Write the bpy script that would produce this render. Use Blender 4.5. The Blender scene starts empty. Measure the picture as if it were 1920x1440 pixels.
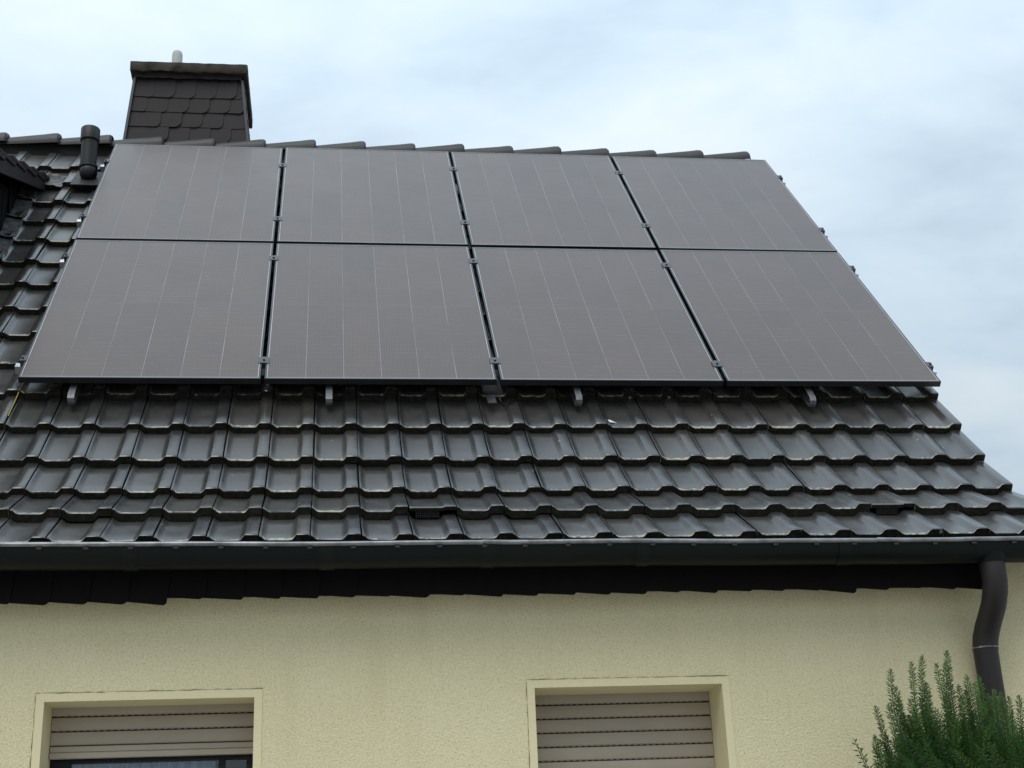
import bpy, bmesh, math, random
from mathutils import Vector, Matrix
random.seed(7)
R = math.radians
sc = bpy.context.scene
col = sc.collection

# ------------------------------------------------------------------ camera
RW = [(0.99188265, -0.12054567, -0.04046677),
      (0.00479961, 0.35350935, -0.93541868),
      (0.12706605, 0.92763133, 0.35121837)]
cam_d = bpy.data.cameras.new('camera')
cam = bpy.data.objects.new('camera', cam_d)
col.objects.link(cam)
cam.matrix_world = Matrix(((RW[0][0], -RW[1][0], -RW[2][0], 1.4737),
                           (RW[0][1], -RW[1][1], -RW[2][1], -6.4911),
                           (RW[0][2], -RW[1][2], -RW[2][2], 1.6514),
                           (0, 0, 0, 1)))
cam_d.sensor_width = 36
cam_d.lens = 2650 / 1920 * 36
cam_d.clip_start = 0.05
cam_d.clip_end = 3000
sc.camera = cam

# ------------------------------------------------------------------ sky
SUN_EL, SUN_AZ = 56, 205          # azimuth clockwise from +Y
wd = bpy.data.worlds.new('World')
sc.world = wd
wd.use_nodes = True
nt = wd.node_tree
nt.nodes.clear()
def N(nt, t, **kw):
    n = nt.nodes.new(t)
    for k, v in kw.items():
        if k.startswith('_'):
            setattr(n, k[1:], v)
        else:
            n.inputs[k if not k.startswith('i') or not k[1:].isdigit() else int(k[1:])].default_value = v
    return n
def L(nt, a, b):
    nt.links.new(a, b)
def math_node(nt, op, a, b=None, c=None, clamp=False):
    n = nt.nodes.new('ShaderNodeMath'); n.operation = op; n.use_clamp = clamp
    for i, v in enumerate((a, b, c)):
        if v is None: continue
        if isinstance(v, (int, float)): n.inputs[i].default_value = v
        else: L(nt, v, n.inputs[i])
    return n.outputs[0]
def ramp(nt, fac, stops, interp='LINEAR'):
    n = nt.nodes.new('ShaderNodeValToRGB'); n.color_ramp.interpolation = interp
    e = n.color_ramp.elements
    while len(e) < len(stops): e.new(.5)
    for i, (p, c) in enumerate(stops):
        e[i].position = p
        e[i].color = (c, c, c, 1) if isinstance(c, (int, float)) else (*c, 1)
    L(nt, fac, n.inputs[0])
    return n.outputs[0]
def mixc(nt, fac, a, b, blend='MIX'):
    n = nt.nodes.new('ShaderNodeMix'); n.data_type = 'RGBA'; n.blend_type = blend
    for i, v in ((0, fac), (6, a), (7, b)):
        if isinstance(v, (int, float)) and i == 0: n.inputs[0].default_value = v
        elif isinstance(v, tuple): n.inputs[i].default_value = (*v, 1)
        elif isinstance(v, (int, float)): n.inputs[i].default_value = (v, v, v, 1)
        else: L(nt, v, n.inputs[i])
    return n.outputs[2]

out = N(nt, 'ShaderNodeOutputWorld')
bg = N(nt, 'ShaderNodeBackground'); bg.inputs[1].default_value = 0.1
sky = N(nt, 'ShaderNodeTexSky', _sky_type='NISHITA', _sun_disc=False,
        _sun_elevation=R(SUN_EL), _sun_rotation=R(SUN_AZ))
tc = N(nt, 'ShaderNodeTexCoord')
sep = N(nt, 'ShaderNodeSeparateXYZ'); L(nt, tc.outputs['Generated'], sep.inputs[0])
zc = math_node(nt, 'MAXIMUM', sep.outputs[2], 0.0)
den = math_node(nt, 'ADD', zc, 0.22)
cx = math_node(nt, 'DIVIDE', sep.outputs[0], den)
cy = math_node(nt, 'DIVIDE', sep.outputs[1], den)
comb = N(nt, 'ShaderNodeCombineXYZ'); L(nt, cx, comb.inputs[0]); L(nt, cy, comb.inputs[1])
mp = N(nt, 'ShaderNodeMapping'); mp.inputs['Location'].default_value = (5.5, 9.3, 0)
mp.inputs['Rotation'].default_value = (0, 0, R(60)); mp.inputs['Scale'].default_value = (1.0, 1.5, 1)
L(nt, comb.outputs[0], mp.inputs[0])
n1 = N(nt, 'ShaderNodeTexNoise'); n1.inputs['Scale'].default_value = 1.5
n1.inputs['Detail'].default_value = 5; n1.inputs['Roughness'].default_value = .5; n1.inputs['Distortion'].default_value = .4
L(nt, mp.outputs[0], n1.inputs[0])
n2 = N(nt, 'ShaderNodeTexNoise'); n2.inputs['Scale'].default_value = 4.5
n2.inputs['Detail'].default_value = 4; n2.inputs['Roughness'].default_value = .55; n2.inputs['Distortion'].default_value = .3
L(nt, mp.outputs[0], n2.inputs[0])
cl = math_node(nt, 'ADD', math_node(nt, 'MULTIPLY', n1.outputs[0], .72), math_node(nt, 'MULTIPLY', n2.outputs[0], .28))
ccol = ramp(nt, cl, [(.38, (.64, .79, .95)), (.48, (.78, .95, 1.09)), (.60, (.96, 1.08, 1.16))])
cie = math_node(nt, 'MULTIPLY_ADD', zc, 1.18, 0.44)
ccol = mixc(nt, 1.0, ccol, cie, 'MULTIPLY')
ccol = mixc(nt, 1.0, ccol, (8.4, 8.4, 8.4), 'MULTIPLY')
tot = mixc(nt, .93, sky.outputs[0], ccol)
L(nt, tot, bg.inputs[0]); L(nt, bg.outputs[0], out.inputs[0])

# ------------------------------------------------------------------ sun behind the cloud
sd = bpy.data.lights.new('sun', 'SUN'); sd.energy = 1.45; sd.angle = R(40); sd.color = (1, .96, .9)
sun = bpy.data.objects.new('sun', sd); col.objects.link(sun)
az, el = R(SUN_AZ), R(SUN_EL)
sdir = Vector((math.sin(az) * math.cos(el), math.cos(az) * math.cos(el), math.sin(el)))
sun.rotation_euler = sdir.to_track_quat('Z', 'Y').to_euler()
sc.view_settings.view_transform = 'Standard'
sc.view_settings.look = 'None'
sc.view_settings.exposure = 0.12
sc.view_settings.gamma = 1
sc.view_settings.use_curve_mapping = False

# ------------------------------------------------------------------ materials
def mat(name, base=(.5, .5, .5), rough=.6, spec=.5, metal=0.0):
    m = bpy.data.materials.new(name); m.use_nodes = True
    b = m.node_tree.nodes['Principled BSDF']
    b.inputs['Base Color'].default_value = (*base, 1)
    b.inputs['Roughness'].default_value = rough
    b.inputs['Specular IOR Level'].default_value = spec
    b.inputs['Metallic'].default_value = metal
    return m, m.node_tree, b
def obj_coords(t, rnd=True):
    tcn = N(t, 'ShaderNodeTexCoord')
    if not rnd: return tcn.outputs['Object'], None
    oi = N(t, 'ShaderNodeObjectInfo')
    s = math_node(t, 'MULTIPLY', oi.outputs['Random'], 37.0)
    va = N(t, 'ShaderNodeVectorMath', _operation='ADD')
    L(t, tcn.outputs['Object'], va.inputs[0])
    cb = N(t, 'ShaderNodeCombineXYZ'); L(t, s, cb.inputs[0]); L(t, s, cb.inputs[2])
    L(t, cb.outputs[0], va.inputs[1])
    return va.outputs[0], (tcn.outputs['Object'], oi.outputs['Random'])
def noise(t, vec, scale, detail=3, rough=.5, dist=0):
    n = N(t, 'ShaderNodeTexNoise'); n.inputs['Scale'].default_value = scale
    n.inputs['Detail'].default_value = detail; n.inputs['Roughness'].default_value = rough
    n.inputs['Distortion'].default_value = dist
    L(t, vec, n.inputs[0]); return n.outputs[0]
def bump(t, b, h, strength=.3, dist=.01):
    n = N(t, 'ShaderNodeBump'); n.inputs['Strength'].default_value = strength
    n.inputs['Distance'].default_value = dist
    L(t, h, n.inputs['Height']); L(t, n.outputs[0], b.inputs['Normal'])

def tile_material():
    m, t, b = mat('glazed_dark_tile', (.03, .03, .03), .34, .9)
    # every tile mesh carries its own local coordinates, so joined tiles shade like single ones
    ac = N(t, 'ShaderNodeAttribute'); ac.attribute_name = 'tile_co'
    ar = N(t, 'ShaderNodeAttribute'); ar.attribute_name = 'tile_rnd'
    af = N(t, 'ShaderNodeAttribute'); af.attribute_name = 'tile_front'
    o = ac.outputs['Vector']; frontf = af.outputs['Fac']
    oi = N(t, 'ShaderNodeObjectInfo')
    rnd = math_node(t, 'FRACT', math_node(t, 'ADD', oi.outputs['Random'], ar.outputs['Fac']))
    va = N(t, 'ShaderNodeVectorMath', _operation='ADD')
    L(t, o, va.inputs[0])
    sh_ = math_node(t, 'MULTIPLY', rnd, 37.0)
    cb = N(t, 'ShaderNodeCombineXYZ'); L(t, sh_, cb.inputs[0]); L(t, sh_, cb.inputs[2])
    L(t, cb.outputs[0], va.inputs[1])
    v = va.outputs[0]
    big = noise(t, v, 9, 4, .6)
    fine = noise(t, v, 70, 3, .6)
    base = mixc(t, big, (.019, .0195, .021), (.035, .032, .028))
    tone = ramp(t, rnd, [(0, (.72, .73, .76)), (.5, (1, 1, 1)), (1, (1.4, 1.26, 1.08))])
    base = mixc(t, 1.0, base, tone, 'MULTIPLY')
    sepn = N(t, 'ShaderNodeSeparateXYZ'); L(t, o, sepn.inputs[0])
    # dusty film lying in the trough of the tile
    tr = math_node(t, 'SUBTRACT', 1, math_node(t, 'MULTIPLY', sepn.outputs[2], 110), clamp=True)
    dust = math_node(t, 'MULTIPLY', tr, ramp(t, noise(t, v, 16, 4, .65), [(.30, .15), (.75, .75)]))
    base = mixc(t, dust, base, (.056, .053, .048))
    # lichen crust on the front lip
    sy = N(t, 'ShaderNodeMapping'); sy.inputs['Scale'].default_value = (1, 2.2, 1); L(t, v, sy.inputs[0])
    ln = ramp(t, noise(t, sy.outputs[0], 48, 4, .7), [(.36, 0), (.66, 1)])
    yy = math_node(t, 'ADD', sepn.outputs[1], math_node(t, 'MULTIPLY', math_node(t, 'SUBTRACT', noise(t, v, 25, 2), .5), .02))
    band = math_node(t, 'SUBTRACT', 1, math_node(t, 'DIVIDE', math_node(t, 'ABSOLUTE', math_node(t, 'SUBTRACT', yy, .005)), .015), clamp=True)
    thr = math_node(t, 'MULTIPLY_ADD', rnd, .42, -.28)
    lich = ramp(t, math_node(t, 'ADD', math_node(t, 'MULTIPLY', band, ln), thr), [(.28, 0), (.42, .95)])
    lowtr = math_node(t, 'SUBTRACT', 1, math_node(t, 'MULTIPLY', sepn.outputs[2], 75), clamp=True)
    lich = math_node(t, 'MULTIPLY', lich, lowtr)
    lich = math_node(t, 'MULTIPLY', lich, math_node(t, 'SUBTRACT', 1, frontf))
    lc = mixc(t, noise(t, v, 40, 2), (.17, .15, .08), (.50, .48, .40))
    base = mixc(t, lich, base, lc)
    # mottled near-black brown over the front face below the lip
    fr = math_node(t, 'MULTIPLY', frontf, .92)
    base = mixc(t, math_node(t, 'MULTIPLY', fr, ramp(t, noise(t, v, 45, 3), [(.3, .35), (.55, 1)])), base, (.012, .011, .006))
    # a few bird droppings and scratches
    spk = ramp(t, noise(t, v, 28, 2, .4), [(.765, 0), (.79, .7)])
    base = mixc(t, spk, base, (.32, .31, .28))
    L(t, base, b.inputs['Base Color'])
    rg = math_node(t, 'ADD', math_node(t, 'MULTIPLY_ADD', big, .12, .21), math_node(t, 'MULTIPLY', math_node(t, 'MULTIPLY_ADD', dust, .35, lich), .30))
    L(t, rg, b.inputs['Roughness'])
    L(t, math_node(t, 'MULTIPLY_ADD', frontf, -.75, .9), b.inputs['Specular IOR Level'])
    bump(t, b, math_node(t, 'ADD', math_node(t, 'MULTIPLY', fine, .5), lich), .2, .003)
    return m
M_TILE = tile_material()

def simple_noise_mat(name, c1, c2, scale=8, rough=.6, spec=.5, metal=0, bstr=0, bscale=60, bdist=.003, rnd=True, detail=4):
    m, t, b = mat(name, c1, rough, spec, metal)
    v, _ = obj_coords(t, rnd)
    L(t, mixc(t, ramp(t, noise(t, v, scale, detail, .6), [(.3, 0), (.7, 1)]), c1, c2), b.inputs['Base Color'])
    if bstr: bump(t, b, noise(t, v, bscale, 3, .6), bstr, bdist)
    return m
M_RIDGE = simple_noise_mat('ridge_tile_glaze', (.010, .010, .0105), (.022, .0205, .0185), 9, .48, .4, bstr=.2)
M_SLATE = simple_noise_mat('dark_fibre_slate', (.0042, .0032, .0036), (.0068, .0050, .0055), 6, .65, .12, bstr=.15, bscale=120, bdist=.002)
M_SLATE2 = simple_noise_mat('chimney_slate', (.0105, .0070, .0080), (.0165, .0113, .0124), 6, .6, .3, bstr=.2, bscale=110, bdist=.002)
M_DECK = simple_noise_mat('black_underlay', (.010, .010, .010), (.016, .015, .014), 5, .9, .2)
M_GUTTER = simple_noise_mat('dark_painted_zinc', (.0022, .0042, .0046), (.0034, .0060, .0046), 4, .45, .2, bstr=.06, bscale=20)
M_SLEEVE = simple_noise_mat('sleeve_zinc', (.0026, .0055, .0052), (.0048, .0085, .0065), 12, .45, .2)
M_BEAD = simple_noise_mat('worn_zinc_bead', (.12, .12, .125), (.30, .30, .31), 14, .36, .6, .55)
M_PIPE = simple_noise_mat('brown_black_downpipe', (.014, .014, .017), (.026, .019, .018), 3.5, .5, .4, bstr=.05, bscale=25)
M_SOLDER = simple_noise_mat('bare_solder', (.06, .06, .065), (.42, .42, .44), 70, .35, .5, .8)
M_ALU = simple_noise_mat('brushed_aluminium', (.55, .55, .56), (.72, .72, .73), 30, .32, .5, .9)
M_STEEL = simple_noise_mat('dull_steel_hook', (.13, .13, .135), (.22, .22, .225), 40, .42, .5, .8)
M_FRAME = simple_noise_mat('black_anodised_frame', (.006, .006, .0075), (.009, .009, .011), 10, .3, .6)
M_CLAMP = simple_noise_mat('black_clamp', (.030, .030, .034), (.06, .06, .065), 30, .38, .6)
M_EDGE_LINE = simple_noise_mat('pale_edge_line', (.40, .39, .41), (.55, .54, .56), 6, .5, .5)  # pale line along the inner edge of the panel frame
M_BACK = simple_noise_mat('cell_gap_glint', (.10, .095, .09), (.36, .355, .35), 2.2, .35, .5, rnd=True)  # bright reflection along the cell gaps, painted as uneven light grey
M_CAP = simple_noise_mat('weathered_concrete_cap', (.022, .017, .015), (.055, .046, .034), 9, .85, .3, bstr=.5, bscale=35, bdist=.01)
M_LEAD = simple_noise_mat('lead_flashing', (.05, .05, .053), (.15, .147, .145), 18, .5, .5, .2, bstr=.5, bscale=18, bdist=.02)
M_TRIM = simple_noise_mat('grey_corner_trim', (.035, .038, .044), (.05, .053, .06), 8, .45, .5)
M_FLUE = simple_noise_mat('grey_fibre_cement_flue', (.36, .37, .36), (.46, .46, .44), 14, .75, .3)
M_BLACKPL = simple_noise_mat('black_plastic_pipe', (.006, .006, .0065), (.010, .0095, .0095), 10, .5, .35)
M_TRIMWOOD = simple_noise_mat('dark_board', (.018, .015, .015), (.024, .020, .019), 5, .7, .3)
M_WINFRAME = simple_noise_mat('dark_brown_window_frame', (.004, .0035, .0035), (.006, .005, .005), 6, .45, .3)
M_SHUT = simple_noise_mat('taupe_shutter_plastic', (.345, .292, .225), (.395, .338, .265), 3, .55, .4, bstr=.05, bscale=80)
M_SHUTDARK = simple_noise_mat('shutter_joint', (.022, .016, .014), (.03, .022, .02), 5, .8, .2)
M_CURT = simple_noise_mat('lace_curtain', (.30, .40, .58), (.55, .66, .85), 40, .9, .2)  # blue reflection of the window glass painted into the curtain colour
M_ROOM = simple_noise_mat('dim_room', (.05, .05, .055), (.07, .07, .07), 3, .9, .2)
M_BARK = simple_noise_mat('yew_bark', (.07, .035, .025), (.13, .075, .05), 20, .85, .2)
M_STEM = simple_noise_mat('yew_green_stem', (.025, .034, .012), (.045, .045, .02), 20, .7, .3)

def needle_mat(name, c1, c2):
    m, t, b = mat(name, c1, .42, .45)
    g = N(t, 'ShaderNodeNewGeometry')
    v, _ = obj_coords(t, True)
    f = math_node(t, 'ADD', math_node(t, 'MULTIPLY', g.outputs['Random Per Island'], .55), math_node(t, 'MULTIPLY', noise(t, v, 9, 2), .5))
    L(t, mixc(t, f, c1, c2), b.inputs['Base Color'])
    b.inputs['Transmission Weight'].default_value = 0
    tr = N(t, 'ShaderNodeBsdfTranslucent'); tr.inputs[0].default_value = (c2[0] * 1.3, c2[1] * 1.5, c2[2], 1)
    ms = N(t, 'ShaderNodeMixShader'); ms.inputs[0].default_value = .14
    o = t.nodes['Material Output']
    L(t, b.outputs[0], ms.inputs[1]); L(t, tr.outputs[0], ms.inputs[2]); L(t, ms.outputs[0], o.inputs[0])
    return m
M_NEEDLE = needle_mat('yew_needle', (.007, .026, .006), (.042, .125, .022))
M_NEEDLE2 = needle_mat('yew_needle_young', (.024, .066, .010), (.085, .18, .028))

def wall_material(name, c1, c2, bstr, dist):
    m, t, b = mat(name, c1, .92, .2)
    v, _ = obj_coords(t, False)
    big = noise(t, v, 1.6, 5, .6)
    grain = noise(t, v, 125, 4, .62, .4)
    g2 = noise(t, v, 230, 2, .5)
    base = mixc(t, ramp(t, big, [(.3, 0), (.7, 1)]), c1, c2)
    pit = ramp(t, grain, [(.30, .74), (.44, .95), (.6, 1.05)])
    base = mixc(t, 1.0 if bstr > .2 else .3, base, pit, 'MULTIPLY')
    # rain streaks, faint
    sm = N(t, 'ShaderNodeMapping'); sm.inputs['Scale'].default_value = (1, 1, .12); L(t, v, sm.inputs[0])
    st = noise(t, sm.outputs[0], 9, 4, .6)
    base = mixc(t, ramp(t, st, [(.52, 0), (.75, .28)]), base, (c1[0] * .78, c1[1] * .77, c1[2] * .72))
    L(t, base, b.inputs['Base Color'])
    bump(t, b, math_node(t, 'ADD', grain, math_node(t, 'MULTIPLY', g2, .35)), bstr, dist)
    return m
M_WALL = wall_material('yellow_rough_plaster', (.75, .662, .415), (.79, .705, .455), .75, .009)
M_SURR = wall_material('smooth_plaster_band', (.705, .628, .395), (.735, .655, .42), .12, .003)

def cell_material():
    m, t, b = mat('solar_cell', (.03, .027, .027), .2, .58)
    v, (o, rnd) = obj_coords(t)
    base = ramp(t, rnd, [(0, (.060, .037, .027)), (1, (.070, .044, .033))])
    sp = N(t, 'ShaderNodeSeparateXYZ'); L(t, o, sp.inputs[0])
    # busbars: fine horizontal lines, broken up
    wv = math_node(t, 'PINGPONG', sp.outputs[1], .0228)
    ln = ramp(t, wv, [(0, 1), (.0016, 1), (.0026, 0)])
    mpn = N(t, 'ShaderNodeMapping'); mpn.inputs['Scale'].default_value = (5, 22, 1); L(t, v, mpn.inputs[0])
    brk = ramp(t, noise(t, mpn.outputs[0], 2.0, 3, .6), [(.42, 0), (.72, .26)])
    base = mixc(t, math_node(t, 'MULTIPLY', ln, brk), base, (.30, .29, .28))
    # grid fingers: hair-fine vertical lines
    fw = math_node(t, 'PINGPONG', sp.outputs[0], .0066)
    fl = ramp(t, fw, [(0, .16), (.0010, .16), (.0018, 0)])
    base = mixc(t, fl, base, (.17, .155, .145))
    dl = math_node(t, 'MULTIPLY', ramp(t, math_node(t, 'ADD', sp.outputs[1], math_node(t, 'MULTIPLY', noise(t, v, 30, 3), -.02)), [(0, .12), (.018, 0)]), noise(t, v, 12, 3))
    base = mixc(t, dl, base, (.22, .20, .18))
    big = noise(t, v, 2.2, 3, .5)
    base = mixc(t, 1.0, base, ramp(t, big, [(.3, (.91, .91, .92)), (.7, (1.09, 1.08, 1.07))]), 'MULTIPLY')
    L(t, base, b.inputs['Base Color'])
    L(t, math_node(t, 'MULTIPLY_ADD', noise(t, v, 5, 3), .10, .24), b.inputs['Roughness'])
    return m
M_CELL = cell_material()

def glass_material():
    m, t, b = mat('window_glass', (.95, .97, .97), .01)
    fr = N(t, 'ShaderNodeFresnel'); fr.inputs[0].default_value = 1.5
    tp = N(t, 'ShaderNodeBsdfTransparent'); tp.inputs[0].default_value = (.93, .95, .95, 1)
    gl = N(t, 'ShaderNodeBsdfGlossy'); gl.inputs['Roughness'].default_value = .01
    ms = N(t, 'ShaderNodeMixShader')
    L(t, math_node(t, 'MULTIPLY', fr.outputs[0], 1.8, clamp=True), ms.inputs[0]); L(t, tp.outputs[0], ms.inputs[1]); L(t, gl.outputs[0], ms.inputs[2])
    L(t, ms.outputs[0], t.nodes['Material Output'].inputs[0])
    return m
M_GLASS = glass_material()
M_GROUND = simple_noise_mat('pale_paving', (.30, .285, .26), (.38, .365, .335), .8, .9, .2, rnd=False)
M_STRAW = simple_noise_mat('yellow_straw', (.50, .42, .05), (.62, .55, .12), 30, .7)
M_FEATHER = simple_noise_mat('pale_feather', (.55, .54, .50), (.75, .74, .70), 60, .8)
M_GRILLE = simple_noise_mat('black_mesh', (.02, .02, .02), (.06, .06, .06), 300, .6)

# ------------------------------------------------------------------ helpers
def link(name, me, m, parent=None, loc=(0, 0, 0), rot=None):
    o = bpy.data.objects.new(name, me); col.objects.link(o)
    if m is not None and len(me.materials) == 0: me.materials.append(m)
    if parent is not None: o.parent = parent
    o.location = loc
    if rot is not None: o.rotation_euler = rot
    return o
def mesh_from(bm, name, smooth=None):
    me = bpy.data.meshes.new(name)
    bmesh.ops.recalc_face_normals(bm, faces=bm.faces)
    bm.to_mesh(me); bm.free()
    if smooth is not None:
        for p in me.polygons: p.use_smooth = True
        me.set_sharp_from_angle(angle=R(smooth))
    return me
def pymesh(name, verts, faces, smooth=None):
    me = bpy.data.meshes.new(name); me.from_pydata(verts, [], faces); me.update()
    if smooth is not None:
        for p in me.polygons: p.use_smooth = True
        me.set_sharp_from_angle(angle=R(smooth))
    return me
def empty(name, label, cat, loc=(0, 0, 0), rot=None, group=None):
    o = bpy.data.objects.new(name, None); col.objects.link(o)
    o.location = loc; o.empty_display_size = .1
    if rot is not None: o.rotation_euler = rot
    o['label'] = label; o['category'] = cat
    if group: o['group'] = group
    return o
def add_box(bm, x0, x1, y0, y1, z0, z1, bev=0, M=None):
    vs = [bm.verts.new((x, y, z)) for x in (x0, x1) for y in (y0, y1) for z in (z0, z1)]
    fs = []
    for f in ((0, 1, 3, 2), (4, 6, 7, 5), (0, 4, 5, 1), (2, 3, 7, 6), (0, 2, 6, 4), (1, 5, 7, 3)):
        fs.append(bm.faces.new([vs[i] for i in f]))
    if bev:
        es = list({e for f in fs for e in f.edges})
        r = bmesh.ops.bevel(bm, geom=es, offset=bev, segments=1, affect='EDGES', profile=.5)
        vs = list({v for f in r['faces'] for v in f.verts} | {v for v in vs if v.is_valid})
    if M is not None: bmesh.ops.transform(bm, matrix=M, verts=vs)
    return vs
def add_prism(bm, poly, axis, a, b):
    """extrude a closed polygon of 2D points along axis from a to b"""
    def P(p, t):
        if axis == 'x': return (t, p[0], p[1])
        if axis == 'y': return (p[0], t, p[1])
        return (p[0], p[1], t)
    va = [bm.verts.new(P(p, a)) for p in poly]; vb = [bm.verts.new(P(p, b)) for p in poly]
    n = len(poly)
    bm.faces.new(va); bm.faces.new(vb[::-1])
    for i in range(n): bm.faces.new((va[i], va[(i + 1) % n], vb[(i + 1) % n], vb[i]))
def add_tube(bm, pts, rads, seg=12, caps=True):
    rings = []
    pts = [Vector(p) for p in pts]
    if isinstance(rads, (int, float)): rads = [rads] * len(pts)
    ref = None
    for i, p in enumerate(pts):
        d = (pts[min(i + 1, len(pts) - 1)] - pts[max(i - 1, 0)]).normalized()
        if ref is None:
            ref = Vector((0, 0, 1)) if abs(d.z) < .9 else Vector((1, 0, 0))
        a = d.cross(ref).normalized(); b2 = d.cross(a).normalized(); ref = -b2 if False else ref
        rings.append([bm.verts.new(p + rads[i] * (math.cos(2 * math.pi * k / seg) * a + math.sin(2 * math.pi * k / seg) * b2)) for k in range(seg)])
    for r0, r1 in zip(rings, rings[1:]):
        for k in range(seg): bm.faces.new((r0[k], r0[(k + 1) % seg], r1[(k + 1) % seg], r1[k]))
    if caps:
        bm.faces.new(rings[0][::-1]); bm.faces.new(rings[-1])
def box_obj(name, m, parent, *a, bev=0, M=None, smooth=None):
    bm = bmesh.new(); add_box(bm, *a, bev=bev, M=M)
    return link(name, mesh_from(bm, name, smooth), m, parent)

# ------------------------------------------------------------------ ground
g = pymesh('ground', [(-400, -400, 0), (400, -400, 0), (400, 400, 0), (-400, 400, 0)], [(0, 1, 2, 3)])
go = link('ground', g, M_GROUND); go['kind'] = 'structure'

# ------------------------------------------------------------------ house body
PITCH = R(49); CP, SP = math.cos(PITCH), math.sin(PITCH)
Z0 = 4.13
def roof_pt(u, v, n):           # panel plane coordinates to world
    return Vector((u, v * CP - n * SP, Z0 + v * SP + n * CP))
WY = -0.80
house = empty('house', 'pale yellow plastered house with a steep dark tiled roof', 'house', (0, 0, 0))
XL, XR = -6.0, 4.55

# windows: x0, x1, z0, z1
WINS = [(0.386, 1.182, 1.05, 2.489), (2.291, 3.064, 1.05, 2.500)]
bm = bmesh.new()
xs = sorted([XL, XR] + [x for w in WINS for x in w[:2]])
zs = sorted({0.0, 3.10} | {w[2] for w in WINS} | {w[3] for w in WINS})
def hole(xa, xb, za, zb):
    return any(w[0] <= xa and xb <= w[1] and w[2] <= za and zb <= w[3] for w in WINS)
for xa, xb in zip(xs, xs[1:]):
    for za, zb in zip(zs, zs[1:]):
        if not hole(xa, xb, za, zb):
            bm.faces.new([bm.verts.new(p) for p in ((xa, WY, za), (xb, WY, za), (xb, WY, zb), (xa, WY, zb))])
bmesh.ops.remove_doubles(bm, verts=bm.verts, dist=1e-5)
link('wall', mesh_from(bm, 'wall'), M_WALL, house)
RD = .34                         # depth of the reveals
bm = bmesh.new()
YB, RY, RZ = 5.87, 2.533, 6.74
add_poly = [bm.verts.new((XR, y, z)) for y, z in ((WY, 0), (YB, 0), (YB, 3.1), (RY, RZ), (-.47, 3.30), (WY, 3.10))]
bm.faces.new(add_poly)
bm.faces.new([bm.verts.new((XL, y, z)) for y, z in ((WY, 0), (YB, 0), (YB, 3.1), (RY, RZ), (-.47, 3.30), (WY, 3.10))])
bm.faces.new([bm.verts.new(p) for p in ((XL, YB, 0), (XR, YB, 0), (XR, YB, 3.1), (XL, YB, 3.1))])
link('gable_wall', mesh_from(bm, 'gable_wall'), M_WALL, house)

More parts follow.
